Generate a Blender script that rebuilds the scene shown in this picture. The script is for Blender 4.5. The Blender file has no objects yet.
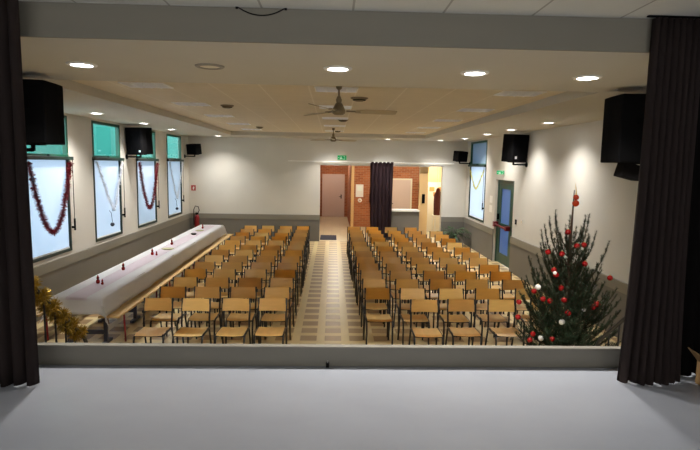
import bpy, bmesh, math, random
from mathutils import Vector, Matrix
random.seed(7)
PI = math.pi
SC = bpy.context.scene
C = SC.collection

# ------------------------------------------------------------------ materials
def mat(name, col, rough=0.5, metal=0.0, spec=None, noise=None, bump=None, emit=None, rand=None, coat=None):
    m = bpy.data.materials.new(name); m.use_nodes = True
    nt = m.node_tree; b = nt.nodes['Principled BSDF']
    c = (col[0], col[1], col[2], 1)
    b.inputs['Base Color'].default_value = c
    b.inputs['Roughness'].default_value = rough
    b.inputs['Metallic'].default_value = metal
    if spec is not None: b.inputs['Specular IOR Level'].default_value = spec
    if coat: b.inputs['Coat Weight'].default_value = coat; b.inputs['Coat Roughness'].default_value = 0.15
    if emit: b.inputs['Emission Color'].default_value = (*emit[0], 1); b.inputs['Emission Strength'].default_value = emit[1]
    last = None
    if noise:                                   # (scale xyz, amount): soft tonal variation
        tc = nt.nodes.new('ShaderNodeTexCoord'); mp = nt.nodes.new('ShaderNodeMapping')
        mp.inputs['Scale'].default_value = noise[0]
        nz = nt.nodes.new('ShaderNodeTexNoise'); nz.inputs['Scale'].default_value = 1; nz.inputs['Detail'].default_value = 4
        nt.links.new(tc.outputs['Object'], mp.inputs[0]); nt.links.new(mp.outputs[0], nz.inputs[0])
        mr = nt.nodes.new('ShaderNodeMapRange'); mr.inputs['To Min'].default_value = 1-noise[1]; mr.inputs['To Max'].default_value = 1+noise[1]
        mr.inputs['From Min'].default_value = .25; mr.inputs['From Max'].default_value = .75
        nt.links.new(nz.outputs[0], mr.inputs[0])
        hs = nt.nodes.new('ShaderNodeHueSaturation'); hs.inputs['Color'].default_value = c
        nt.links.new(mr.outputs[0], hs.inputs['Value'])
        last = hs.outputs[0]
    if rand:                                    # per-object variation (rand = value spread, hue spread)
        oi = nt.nodes.new('ShaderNodeObjectInfo')
        h2 = nt.nodes.new('ShaderNodeHueSaturation'); h2.inputs['Color'].default_value = c
        m1 = nt.nodes.new('ShaderNodeMapRange'); m1.inputs['To Min'].default_value = 1-rand[0]; m1.inputs['To Max'].default_value = 1+rand[0]
        m2 = nt.nodes.new('ShaderNodeMapRange'); m2.inputs['To Min'].default_value = .5-rand[1]; m2.inputs['To Max'].default_value = .5+rand[1]
        nt.links.new(oi.outputs['Random'], m1.inputs[0]); nt.links.new(m1.outputs[0], h2.inputs['Value'])
        nt.links.new(oi.outputs['Random'], m2.inputs[0]); nt.links.new(m2.outputs[0], h2.inputs['Hue'])
        if last: nt.links.new(last, h2.inputs['Color'])
        last = h2.outputs[0]
    if last: nt.links.new(last, b.inputs['Base Color'])
    if bump:
        tc = nt.nodes.new('ShaderNodeTexCoord'); nz = nt.nodes.new('ShaderNodeTexNoise')
        nz.inputs['Scale'].default_value = bump[0]; nt.links.new(tc.outputs['Object'], nz.inputs[0])
        bp = nt.nodes.new('ShaderNodeBump'); bp.inputs['Strength'].default_value = bump[1]; bp.inputs['Distance'].default_value = .01
        nt.links.new(nz.outputs[0], bp.inputs['Height']); nt.links.new(bp.outputs[0], b.inputs['Normal'])
    return m

def s2l(*c):
    return tuple((x/255/12.92 if x/255 <= .04045 else ((x/255+.055)/1.055)**2.4) for x in c)

def grid_mat(name, ca, cb, px, py, ox, oy, fx, fy, rough, soft=.0, var=.06, spec=.5):
    """rectangles of colour ca (fraction fx, fy of each pitch px, py) on a field of colour cb"""
    m = bpy.data.materials.new(name); m.use_nodes = True; nt = m.node_tree; b = nt.nodes['Principled BSDF']
    N = nt.nodes.new; L = nt.links.new
    tc = N('ShaderNodeTexCoord'); sp = N('ShaderNodeSeparateXYZ'); L(tc.outputs['Object'], sp.inputs[0])
    def chan(sock, off, p, fr):
        a = N('ShaderNodeMath'); a.operation = 'SUBTRACT'; a.inputs[1].default_value = off; L(sock, a.inputs[0])
        d = N('ShaderNodeMath'); d.operation = 'DIVIDE'; d.inputs[1].default_value = p; L(a.outputs[0], d.inputs[0])
        f = N('ShaderNodeMath'); f.operation = 'FRACT'; L(d.outputs[0], f.inputs[0])
        g = N('ShaderNodeMath'); g.operation = 'LESS_THAN'; g.inputs[1].default_value = fr; L(f.outputs[0], g.inputs[0])
        return g.outputs[0]
    mx = N('ShaderNodeMath'); mx.operation = 'MULTIPLY'
    L(chan(sp.outputs[0], ox, px, fx), mx.inputs[0]); L(chan(sp.outputs[1], oy, py, fy), mx.inputs[1])
    mix = N('ShaderNodeMix'); mix.data_type = 'RGBA'
    mix.inputs[6].default_value = (*cb, 1); mix.inputs[7].default_value = (*ca, 1); L(mx.outputs[0], mix.inputs[0])
    nz = N('ShaderNodeTexNoise'); nz.inputs['Scale'].default_value = 3.1; nz.inputs['Detail'].default_value = 5; L(tc.outputs['Object'], nz.inputs[0])
    mr = N('ShaderNodeMapRange'); mr.inputs['From Min'].default_value = .3; mr.inputs['From Max'].default_value = .7
    mr.inputs['To Min'].default_value = 1-var; mr.inputs['To Max'].default_value = 1+var; L(nz.outputs[0], mr.inputs[0])
    hs = N('ShaderNodeHueSaturation'); L(mix.outputs[2], hs.inputs['Color']); L(mr.outputs[0], hs.inputs['Value'])
    L(hs.outputs[0], b.inputs['Base Color']); b.inputs['Roughness'].default_value = rough; b.inputs['Specular IOR Level'].default_value = spec
    return m

def brick_mat():
    m = bpy.data.materials.new('red_brick'); m.use_nodes = True; nt = m.node_tree; b = nt.nodes['Principled BSDF']
    N = nt.nodes.new; L = nt.links.new
    tc = N('ShaderNodeTexCoord'); sp = N('ShaderNodeSeparateXYZ'); L(tc.outputs['Object'], sp.inputs[0])
    ad = N('ShaderNodeMath'); ad.operation = 'ADD'; L(sp.outputs[0], ad.inputs[0]); L(sp.outputs[1], ad.inputs[1])
    cb = N('ShaderNodeCombineXYZ'); L(ad.outputs[0], cb.inputs[0]); L(sp.outputs[2], cb.inputs[1])
    br = N('ShaderNodeTexBrick'); L(cb.outputs[0], br.inputs['Vector'])
    br.inputs['Color1'].default_value = (*s2l(176, 104, 62), 1); br.inputs['Color2'].default_value = (*s2l(150, 82, 48), 1)
    br.inputs['Mortar'].default_value = (*s2l(170, 130, 98), 1)
    br.inputs['Scale'].default_value = 1; br.inputs['Mortar Size'].default_value = .008
    br.inputs['Brick Width'].default_value = .23; br.inputs['Row Height'].default_value = .075
    L(br.outputs[0], b.inputs['Base Color']); b.inputs['Roughness'].default_value = .85
    return m

def glass_mat(name, tint, op=.12):
    m = bpy.data.materials.new(name); m.use_nodes = True; nt = m.node_tree; nt.nodes.clear()
    N = nt.nodes.new; L = nt.links.new
    o = N('ShaderNodeOutputMaterial'); t = N('ShaderNodeBsdfTransparent'); t.inputs[0].default_value = (*tint, 1)
    g = N('ShaderNodeBsdfGlossy'); g.inputs['Roughness'].default_value = .05
    mx = N('ShaderNodeMixShader'); mx.inputs[0].default_value = op
    L(t.outputs[0], mx.inputs[1]); L(g.outputs[0], mx.inputs[2]); L(mx.outputs[0], o.inputs[0])
    return m

def fabric_trans(name, col, trans, f=.5):
    m = bpy.data.materials.new(name); m.use_nodes = True; nt = m.node_tree; nt.nodes.clear()
    N = nt.nodes.new; L = nt.links.new
    o = N('ShaderNodeOutputMaterial'); d = N('ShaderNodeBsdfDiffuse'); d.inputs[0].default_value = (*col, 1)
    t = N('ShaderNodeBsdfTranslucent'); t.inputs[0].default_value = (*trans, 1)
    mx = N('ShaderNodeMixShader'); mx.inputs[0].default_value = f
    L(d.outputs[0], mx.inputs[1]); L(t.outputs[0], mx.inputs[2]); L(mx.outputs[0], o.inputs[0])
    return m

def emit_mat(name, col, st):
    m = bpy.data.materials.new(name); m.use_nodes = True; nt = m.node_tree; nt.nodes.clear()
    o = nt.nodes.new('ShaderNodeOutputMaterial'); e = nt.nodes.new('ShaderNodeEmission')
    e.inputs[0].default_value = (*col, 1); e.inputs[1].default_value = st; nt.links.new(e.outputs[0], o.inputs[0])
    return m

M = dict(
    wall=mat('cream_wall_paint', s2l(211, 208, 200), .75, noise=((1.5, 1.5, 1.5), .03), bump=(60, .08)),
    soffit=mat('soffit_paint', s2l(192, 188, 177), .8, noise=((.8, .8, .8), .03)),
    beam=mat('grey_beam_paint', s2l(122, 118, 107), .7, noise=((.6, .6, 4), .05)),
    lip=mat('taupe_board_paint', s2l(112, 108, 98), .55, noise=((2, 2, 9), .06)),
    dado=mat('taupe_dado_paint', s2l(110, 107, 102), .6, noise=((2, 2, 2), .04)),
    cap=mat('light_taupe_rail_paint', s2l(130, 126, 116), .5),
    stage=mat('grey_stage_lino', s2l(162, 166, 175), .22, spec=.5, noise=((1.7, 3, 1), .045), bump=(9, .05)),
    floor=grid_mat('hall_floor_tiles', s2l(170, 140, 98), s2l(230, 211, 162), .375, .375, -.15+.0625, 7.0, .667, .64, .3),
    corr=grid_mat('corridor_floor_tiles', s2l(216, 202, 166), s2l(196, 180, 144), .33, .33, 0, 0, .97, .97, .3),
    tile=grid_mat('beige_ceiling_tiles', s2l(214, 203, 181), s2l(226, 217, 198), .6, .6, .3, 5.75, .965, .985, .8, var=.03),
    stile=grid_mat('white_stage_ceiling_tiles', s2l(216, 216, 210), s2l(170, 168, 160), .62, 1.24, .13, 3.9, .975, .99, .8, var=.02),
    brick=brick_mat(),
    green=mat('green_frame_paint', s2l(10, 80, 60), .45),
    doorgreen=mat('door_green_paint', s2l(12, 70, 58), .4),
    paleglass=fabric_trans('frosted_window_glass', s2l(180, 200, 215), s2l(120, 152, 176), .4),
    darkred=mat('dark_red_enamel', s2l(118, 20, 30), .45),
    dullring=mat('dull_grey_ring', s2l(140, 136, 126), .6),
    dgreen=mat('dark_green_frame_paint', s2l(10, 36, 30), .5),
    black=mat('black_plastic', (.004, .004, .0045), .9, spec=.06),
    grille=mat('black_speaker_grille', (.0025, .0025, .003), .95, spec=.04, bump=(400, .3)),
    iron=mat('black_tube_enamel', (.012, .012, .014), .35),
    drape=mat('brown_black_stage_drape', s2l(62, 54, 53), .95, spec=.1, noise=((14, 14, .8), .16)),
    wing=mat('black_wing_drape', s2l(24, 22, 22), .95, spec=.1),
    pdrape=mat('plum_brown_drape', s2l(70, 54, 60), .9, spec=.15, noise=((10, 10, .6), .2)),
    ply=mat('varnished_beech_ply', s2l(238, 196, 122), .38, noise=((3, 26, 26), .06), rand=(.11, .006), coat=.12),
    plyseat=mat('varnished_beech_seat', s2l(240, 204, 136), .38, noise=((26, 3, 26), .06), rand=(.08, .005), coat=.1),
    bench=mat('pine_bench_plank', s2l(214, 178, 118), .4, noise=((18, 1.2, 18), .08)),
    red=mat('red_enamel', s2l(150, 24, 34), .4),
    steel=mat('slate_blue_enamel', s2l(66, 70, 92), .4),
    tabletop=mat('table_laminate', s2l(180, 170, 150), .4),
    cloth=mat('white_tablecloth', s2l(246, 246, 250), .7, spec=.2),
    runner=mat('mauve_runner', s2l(238, 228, 236), .8, spec=.2),
    white=mat('white_enamel', s2l(235, 235, 232), .4),
    cream=mat('cream_plastic', s2l(222, 214, 190), .5),
    blade=mat('fan_blade_cream', s2l(170, 156, 128), .3),
    brownblade=mat('fan_metal_bronze', s2l(120, 108, 84), .4, .3),
    glass=glass_mat('window_glass', (.86, .95, .95)),
    bluefilm=fabric_trans('frosted_door_glass', s2l(130, 150, 180), s2l(104, 134, 172), .5),
    blind=fabric_trans('white_blind_fabric', s2l(226, 229, 238), s2l(140, 150, 174), .25),
    teal=mat('teal_render', s2l(26, 110, 98), .8, noise=((.4, .4, .4), .12)),
    outground=mat('outside_paving', s2l(150, 150, 148), .9),
    lamp=emit_mat('downlight_lamp', (1, .97, .95), 14),
    tube=emit_mat('fill_tube', (1, .98, .95), 6),
    chrome=mat('brushed_aluminium', (.75, .76, .78), .28, 1.0),
    louvre=mat('louvre_aluminium', (.86, .87, .9), .35, .35),
    trofpan=mat('light_fitting_white', s2l(246, 246, 246), .5),
    pinkdoor=mat('pinkish_door_paint', s2l(206, 184, 172), .5),
    yellow=mat('yellow_paint_and_lamplight', s2l(226, 202, 142), .7),
    postwood=mat('pale_pine_trim', s2l(222, 184, 128), .5),
    whitewall=mat('white_room_paint', s2l(240, 234, 220), .8),
    orange=mat('orange_tile_glaze', s2l(226, 168, 96), .5),
    greensign=mat('exit_sign_green', s2l(20, 160, 96), .5, emit=(s2l(20, 170, 100), .1)),
    signwhite=mat('sign_white', s2l(236, 244, 238), .5),
    redsign=mat('red_sign', s2l(168, 44, 42), .5),
    paper=mat('white_paper', s2l(234, 232, 226), .8),
    mat=mat('navy_doormat', s2l(58, 62, 78), .95, bump=(200, .5)),
    needle=mat('spruce_needles', s2l(44, 62, 40), .6, spec=.3, noise=((5, 5, 5), .22)),
    bark=mat('spruce_bark', s2l(74, 56, 42), .9, noise=((20, 20, 4), .2)),
    bred=mat('red_bauble_gloss', s2l(150, 22, 24), .22),
    bwhite=mat('white_bauble_gloss', s2l(240, 238, 236), .25),
    borange=mat('orange_red_bauble_gloss', s2l(200, 64, 30), .25),
    bcap=mat('bauble_cap_gold', (.8, .6, .25), .3, 1.0),
    bdark=mat('dark_bauble', s2l(36, 34, 44), .3),
    tred=mat('red_tinsel', s2l(126, 15, 27), .35, .5),
    tsil=mat('silver_tinsel', s2l(226, 228, 234), .35, .2),
    tgold=mat('gold_tinsel', s2l(160, 132, 52), .3, .7),
    tyel=mat('yellow_tinsel', s2l(214, 200, 70), .35, .4),
    leaf=mat('pot_plant_leaf', s2l(44, 70, 34), .5, noise=((9, 9, 9), .2)),
    pot=mat('dark_pot', s2l(52, 46, 42), .6),
    extred=mat('extinguisher_red', s2l(132, 24, 28), .35),
    card=mat('brown_cardboard', s2l(176, 140, 92), .85, noise=((4, 4, 30), .05)),
    coat=mat('dark_red_cloth', s2l(98, 46, 38), .9),
    darkcoat=mat('charcoal_cloth', s2l(40, 32, 32), .9),
    olive=mat('olive_plate', s2l(176, 172, 130), .5),
    vent=mat('dark_vent', s2l(124, 110, 84), .6),
)
M['wood_stand'] = mat('tree_stand_wood', s2l(120, 92, 60), .7)

# ------------------------------------------------------------------ mesh helpers
def new(): return bmesh.new()
def bx(bm, x0, x1, y0, y1, z0, z1, m=None):
    vs = [bm.verts.new(v) for v in ((x0,y0,z0),(x1,y0,z0),(x1,y1,z0),(x0,y1,z0),(x0,y0,z1),(x1,y0,z1),(x1,y1,z1),(x0,y1,z1))]
    if m is not None:
        for v in vs: v.co = m @ v.co
    for f in ((0,3,2,1),(4,5,6,7),(0,1,5,4),(1,2,6,5),(2,3,7,6),(3,0,4,7)): bm.faces.new([vs[i] for i in f])
    return bm
def box(*a): return bx(new(), *a)
def ring(bm, c, ax, r, n, ref=None):
    ax = ax.normalized(); ref = ref or (Vector((0,0,1)) if abs(ax.z) < .9 else Vector((1,0,0)))
    a = ax.cross(ref).normalized(); b = ax.cross(a)
    return [bm.verts.new(c + a*(r*math.cos(2*PI*i/n)) + b*(r*math.sin(2*PI*i/n))) for i in range(n)]
def tube(bm, pts, r, n=8, cap=True):
    pts = [Vector(p) for p in pts]; rs = r if isinstance(r, (list, tuple)) else [r]*len(pts)
    rr = []
    for i, p in enumerate(pts):
        d = (pts[min(i+1, len(pts)-1)] - pts[max(i-1, 0)])
        rr.append(ring(bm, p, d, rs[i], n))
    for a, b in zip(rr, rr[1:]):
        # align rings to avoid twisting
        k = min(range(n), key=lambda s: sum((a[i].co-b[(i+s) % n].co).length for i in range(0, n, 2)))
        for i in range(n): bm.faces.new((a[i], a[(i+1) % n], b[(i+1+k) % n], b[(i+k) % n]))
        if k: rr[rr.index(b)][:] = b[k:]+b[:k]
    if cap: bm.faces.new(rr[0][::-1]); bm.faces.new(rr[-1])
    return bm
def lathe(bm, prof, c=(0,0,0), n=20):
    c = Vector(c); rr = []
    for r, z in prof:
        if r < 1e-5: rr.append([bm.verts.new(c+Vector((0,0,z)))])
        else: rr.append([bm.verts.new(c+Vector((r*math.cos(2*PI*i/n), r*math.sin(2*PI*i/n), z))) for i in range(n)])
    for a, b in zip(rr, rr[1:]):
        for i in range(n):
            j = (i+1) % n
            if len(a) == 1 and len(b) == 1: continue
            if len(a) == 1: bm.faces.new((a[0], b[j], b[i]))
            elif len(b) == 1: bm.faces.new((a[i], a[j], b[0]))
            else: bm.faces.new((a[i], a[j], b[j], b[i]))
    if len(rr[0]) > 1: bm.faces.new(rr[0][::-1])
    if len(rr[-1]) > 1: bm.faces.new(rr[-1])
    return bm
def ball(bm, c, r, n=16, sz=1.0):
    k = n//2
    return lathe(bm, [(r*math.sin(PI*i/k), -r*sz*math.cos(PI*i/k)) for i in range(k+1)], c, n)
def prism(bm, poly, axis, a, b):
    """polygon extruded along an axis from a to b"""
    def P(u, v, w): return {'x': (w,u,v), 'y': (u,w,v), 'z': (u,v,w)}[axis]
    A = [bm.verts.new(P(u,v,a)) for u, v in poly]; B = [bm.verts.new(P(u,v,b)) for u, v in poly]
    n = len(poly); bm.faces.new(A); bm.faces.new(B[::-1])
    for i in range(n): bm.faces.new((A[i], B[i], B[(i+1) % n], A[(i+1) % n]))
    return bm
def wallbox(bm, axis, p0, p1, a0, a1, z0, z1, holes):
    """a wall between p0..p1 in thickness, running a0..a1, with rectangular openings (a0,a1,z0,z1)"""
    def b(u0, u1, w0, w1):
        if u1-u0 < 1e-4 or w1-w0 < 1e-4: return
        if axis == 'y': bx(bm, p0, p1, u0, u1, w0, w1)
        else: bx(bm, u0, u1, p0, p1, w0, w1)
    cur = a0
    for h in sorted(holes):
        b(cur, h[0], z0, z1); b(h[0], h[1], z0, h[2]); b(h[0], h[1], h[3], z1); cur = h[1]
    b(cur, a1, z0, z1); return bm
def obj(name, bm, m, parent=None, smooth=False, bevel=0):
    bmesh.ops.recalc_face_normals(bm, faces=bm.faces)
    me = bpy.data.meshes.new(name); bm.to_mesh(me); bm.free()
    if smooth:
        for p in me.polygons: p.use_smooth = True
    me.materials.append(m if not isinstance(m, str) else M[m])
    o = bpy.data.objects.new(name, me); C.objects.link(o)
    if parent: o.parent = parent
    if bevel:
        md = o.modifiers.new('bevel', 'BEVEL'); md.width = bevel; md.segments = 2; md.limit_method = 'ANGLE'
    return o
def tag(o, label, cat, group=None):
    o['label'] = label; o['category'] = cat
    if group: o['group'] = group
    return o
def thing(name, label, cat, loc=(0,0,0), rotz=0, group=None):
    o = bpy.data.objects.new(name, None); o.empty_display_size = .1; C.objects.link(o)
    o.location = loc; o.rotation_euler = (0,0,rotz); return tag(o, label, cat, group)
def struct(name, bm, m, parent=None, **k):
    o = obj(name, bm, m, parent, **k); o['kind'] = 'structure'; return o
def dup(root, loc, rotz, label=None, group=None):
    r = root.copy(); C.objects.link(r); r.location = loc; r.rotation_euler = (0,0,rotz)
    if label: r['label'] = label
    if group: r['group'] = group
    for ch in list(root.children):
        c = ch.copy(); C.objects.link(c); c.parent = r
        for g in list(ch.children):
            d = g.copy(); C.objects.link(d); d.parent = c
    return r
ORD = ['first','second','third','fourth','fifth','sixth','seventh','eighth','ninth','tenth','eleventh','twelfth','thirteenth','fourteenth','fifteenth',
       'sixteenth','seventeenth','eighteenth','nineteenth','twentieth','twenty-first','twenty-second','twenty-third','twenty-fourth','twenty-fifth']

# ------------------------------------------------------------------ dimensions (metres; hall floor z=0, the eye above x=y=0)
XL, XR, YB, ZC, ZT = -4.83, 4.56, 18.03, 3.474, 3.59
YS, ZS, ZSC = 3.95, 1.1, 3.70
YBM = 3.76
RX0, RX1, RY0, RY1 = -3.14, 2.86, 5.75, 16.55          # the recessed tile field

# ------------------------------------------------------------------ setting: stage
struct('floor_stage', box(-3.6, 3.6, -2.2, YS, 0.9, ZS), 'stage')
struct('wall_stage_front', box(XL, XR, YS, YS+.06, 0, ZS), 'dado')
lipm = box(-2.9, 3.0, YS, YS+.05, ZS-.0, ZS+.150)
struct('trim_1', lipm, 'lip', bevel=.006)
struct('trim_2', box(-2.9, 3.0, YS-.004, YS+.056, ZS+.150, ZS+.157), 'cap')
struct('ceiling_stage', box(-3.6, 3.6, -2.2, YBM+.02, ZSC, ZSC+.1), 'stile')
struct('wall_beam', box(-3.6, 3.6, YBM, YBM+.02, ZC-.002, ZSC), 'beam')
struct('wall_stage_left', box(-3.7, -3.6, -2.2, YS+.1, .9, ZSC+.1), 'lip')
struct('wall_stage_right', box(3.6, 3.7, -2.2, YS+.1, .9, ZSC+.1), 'lip')
struct('wall_stage_back', box(-3.7, 3.7, -2.3, -2.2, .9, ZSC+.1), 'wall')
struct('wall_proscenium_left', box(XL-.2, -2.9, YS, YS+.1, ZS, ZC), 'wall')
struct('wall_proscenium_right', box(3.0, XR+.2, YS, YS+.1, ZS, ZC), 'wall')
struct('wall_pier_right', box(3.42, XR, YS+.1, 5.84, 0, ZC), 'wall')
struct('wall_pier_left', box(XL, -3.6, YS+.1, 5.75, 0, ZC), 'wall')

# ------------------------------------------------------------------ setting: hall
struct('floor', box(XL-.2, XR+.2, YS+.06, YB+.0, -.1, 0), 'floor')
WIN = [(8.47, 9.9), (10.9, 12.28), (13.27, 14.7), (15.7, 17.15)]
WZ0, WZ1, WZT = .97, 3.43, 2.68
struct('wall_left', wallbox(new(), 'y', XL-.09, XL, YS, YB+.25, 0, 3.8, [(a, b, WZ0, WZ1) for a, b in WIN]), 'wall')
WINR = (15.72, 17.55); DOOR = (13.2, 14.7)
struct('wall_right', wallbox(new(), 'y', XR, XR+.3, YS, YB+.25, 0, 3.8, [(*WINR, WZ0, WZ1), (*DOOR, 0, 2.3)]), 'wall')
OX0, OX1, OZ = -.43, 3.74, 2.6
struct('wall_back', wallbox(new(), 'x', YB, YB+.22, XL-.2, XR+.3, 0, 3.8, [(OX0, OX1, 0, OZ)]), 'wall')
sof = new()
bx(sof, XL-.1, XR+.1, YBM+.02, RY0, ZC, 3.8); bx(sof, XL-.1, XR+.1, RY1, YB+.1, ZC, 3.8)
bx(sof, XL-.1, RX0, RY0, RY1, ZC, 3.8); bx(sof, RX1, XR+.1, RY0, RY1, ZC, 3.8)
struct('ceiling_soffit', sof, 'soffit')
struct('ceiling', box(RX0, RX1, RY0, RY1, ZT, ZT+.06), 'tile')
# dado boards with a paler rail along the top
def dado(n, bm1, bm2):
    struct('trim_%d' % n, bm1, 'dado'); struct('trim_%d' % (n+1), bm2, 'cap')
dado(3, box(XL, XL+.025, 5.75, YB, 0, .74), box(XL, XL+.04, 5.75, YB, .74, .905))
dado(5, box(XL+.025, OX0, YB-.025, YB, 0, .74), box(XL+.04, OX0+.01, YB-.04, YB, .74, .905))
d1 = box(XR-.025, XR, 5.84, DOOR[0], 0, .74); bx(d1, XR-.025, XR, DOOR[1], YB, 0, .74)
d2 = box(XR-.04, XR, 5.84, DOOR[0], .74, .905); bx(d2, XR-.04, XR, DOOR[1], YB, .74, .905)
dado(7, d1, d2)
dado(9, box(OX1, XR-.025, YB-.025, YB, 0, .74), box(OX1, XR-.04, YB-.04, YB, .74, .905))

# windows
def window(n, x, y0, y1, side):
    s = side                                    # +1: glass lies towards +x
    def X(a, b): return (min(x+s*a, x+s*b), max(x+s*a, x+s*b))
    xs = X(-.012, .07); f = new(); e = .055
    bx(f, *xs, y0, y0+e, WZT, WZ1); bx(f, *xs, y1-e, y1, WZT, WZ1)
    bx(f, *xs, y0+e, y1-e, WZ1-e, WZ1); bx(f, *xs, y0+e, y1-e, WZT, WZT+e)
    w = struct('window_%d' % n, f, 'green', bevel=.004)
    g = new(); e = .05
    bx(g, *xs, y0, y0+e, WZ0, WZT); bx(g, *xs, y1-e, y1, WZ0, WZT); bx(g, *xs, y0+e, y1-e, WZ0, WZ0+e)
    obj('lower_frame', g, 'dgreen', w, bevel=.004)
    e = .05
    obj('pane', box(*X(.045, .053), y0+e, y1-e, WZT+e, WZ1-e), 'glass' if side < 0 else 'paleglass', w)
    obj('lower_pane', box(*X(.055, .062), y0+e, y1-e, WZ0+e, WZT), 'glass', w)
    h = new(); bx(h, *X(-.05, -.012), (y0+y1)/2-.015, (y0+y1)/2+.015, WZT+.0, WZT+.05)
    obj('handle', h, 'dgreen', w)
    return w
BLAB = ['white roller blind in the leftmost window, behind the large red tinsel swag',
        'white roller blind in the second left window, with silver tinsel and dark bauble',
        'white roller blind in the third left window, behind the smaller red tinsel swag',
        'white roller blind in the farthest left window, beside the corner loudspeaker',
        'white roller blind in the right wall window, behind yellow tinsel']
def blind(i, x, y0, y1, side):
    s = side
    def X(a, b): return (min(x+s*a, x+s*b), max(x+s*a, x+s*b))
    t = thing('roller_blind', BLAB[i], 'blind', (0,0,0), 0, 'white roller blinds on the hall windows')
    def add(name, b, m, **k): return obj(name, b, m, t, **k)
    add('cassette', box(*X(-.075, -.013), y0-.06, y1+.06, WZT-.045, WZT+.02), 'dgreen', bevel=.008)
    fb = new(); n = 14; ya, yb = y0+.052, y1-.052
    g = [[fb.verts.new((x+s*(.02+.002*math.sin(k*.9)), ya+(yb-ya)*k/n, z)) for k in range(n+1)] for z in (WZ0+.075, WZT-.02)]
    for k in range(n): fb.faces.new((g[0][k], g[0][k+1], g[1][k+1], g[1][k]))
    bmesh.ops.solidify(fb, geom=fb.faces[:], thickness=.002)
    add('fabric', fb, 'blind')
    add('hem_bar', box(*X(.012, .03), ya, yb, WZ0+.05, WZ0+.08), 'white')
    near = y1 if side < 0 else y0
    cr = new(); tube(cr, [(x-s*.055, near+.045, WZT-.04), (x-s*.05, near+.05, 1.55)], .006, 6)
    bx(cr, *X(-.065, -.04), near+.035, near+.06, 1.34, 1.56); bx(cr, *X(-.04, .0), near+.03, near+.06, 1.38, 1.42)
    add('crank', cr, 'black')
    return t
for i, (a, b) in enumerate(WIN): window(i+1, XL, a, b, -1); blind(i, XL, a, b, -1)
window(5, XR, *WINR, 1); blind(4, XR, *WINR, 1)

# green glazed fire door, set back in its reveal
dx = XR+.07; y0, y1 = DOOR
df = box(dx-.01, dx+.08, y0, y0+.09, 0, 2.3); bx(df, dx-.01, dx+.08, y1-.09, y1, 0, 2.3); bx(df, dx-.01, dx+.08, y0+.09, y1-.09, 2.2, 2.3)
d = struct('door_1', df, 'doorgreen', bevel=.005)
lf = box(dx, dx+.06, y0+.09, y0+.46, .02, 2.2); bx(lf, dx, dx+.06, y1-.3, y1-.09, .02, 2.2)
for z0, z1 in ((.02, .3), (.98, 1.12), (2.06, 2.2)): bx(lf, dx, dx+.06, y0+.46, y1-.3, z0, z1)
obj('leaf_frame', lf, 'doorgreen', d, bevel=.005)
obj('upper_glass', box(dx+.02, dx+.035, y0+.46, y1-.3, 1.12, 2.06), 'bluefilm', d)
obj('lower_glass', box(dx+.02, dx+.035, y0+.46, y1-.3, .3, .98), 'bluefilm', d)
pb = new(); tube(pb, [(dx-.09, y0+.4, 1.03), (dx-.09, y1-.06, 1.07)], .028, 10)
bx(pb, dx-.12, dx, y0+.34, y0+.46, .99, 1.10); bx(pb, dx-.12, dx, y1-.16, y1-.02, .99, 1.13)
obj('panic_bar', pb, 'darkred', d, bevel=.004)
hd = box(dx-.05, dx, y1-.2, y1-.14, 1.2, 1.36); obj('lock_box', hd, 'black', d)

# foyer behind the opening
YC, YF = 22.4, 26.6
struct('floor_foyer', box(-1.2, XR+.5, YB, YF+.2, -.1, .001), 'corr')
struct('ceiling_foyer', box(-1.2, XR+.5, YB+.22, YF+.2, 2.78, 2.88), 'soffit')
struct('wall_foyer_left', box(-1.2, -.62, YB+.22, YF+.2, 0, 2.78), 'brick')
struct('wall_foyer_far', box(-.62, .95, YF, YF+.2, 0, 2.78), 'brick')
fw = box(.95, 3.06, YC, YC+.2, 0, 2.78); bx(fw, .75, .95, YC, YF, 0, 2.78); bx(fw, 3.06, 3.9, YC, YC+.2, 0, 2.78)
struct('wall_foyer_brick', fw, 'brick')
struct('trim_11', box(.78, .90, YC-.1, YC+.02, 0, 2.78), 'postwood', bevel=.01)
d = struct('door_2', box(-.52, -.45, YF-.06, YF, 0, 2.13), 'pinkdoor')
fr = box(.53, .6, YF-.06, YF, 0, 2.13); bx(fr, -.45, .53, YF-.06, YF, 2.06, 2.13); obj('door_frame', fr, 'pinkdoor', d)
obj('leaf', box(-.45, .53, YF-.045, YF, .01, 2.06), 'pinkdoor', d)
hh = new(); tube(hh, [(.43, YF-.045, 1.02), (.43, YF-.1, 1.02), (.32, YF-.1, 1.02)], .012, 8); bx(hh, .405, .455, YF-.055, YF-.045, .92, 1.12); obj('handle', hh, 'black', d)
d = struct('door_3', box(2.3, 2.36, YC-.05, YC, 0, 2.08), 'pinkdoor')
fr = box(3.3, 3.36, YC-.05, YC, 0, 2.08); bx(fr, 2.36, 3.3, YC-.05, YC, 2.02, 2.08); obj('door_frame', fr, 'cream', d)
obj('leaf', box(2.36, 3.3, YC-.035, YC, .01, 2.02), 'pinkdoor', d)
hh = new(); tube(hh, [(2.46, YC-.035, 1.02), (2.46, YC-.09, 1.02), (2.57, YC-.09, 1.02)], .012, 8); obj('handle', hh, 'black', d)
struct('wall_partition', box(3.04, 3.26, YB+.3, YB+.6, 0, 2.78), 'yellow')
struct('trim_12', box(3.0, 3.3, YB+.24, YB+.3, 0, 2.78), 'postwood', bevel=.006)
wr = box(3.74, XR+.5, 21.0, 21.15, 0, 2.0); bx(wr, 3.74, 3.9, 21.15, YC, 0, 2.0); struct('wall_kitchen', wr, 'whitewall')
struct('wall_kitchen_top', box(3.73, XR+.5, 20.99, 21.15, 2.0, 2.78), 'yellow')  # yellow lamplight on the upper wall, put into its colour
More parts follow.
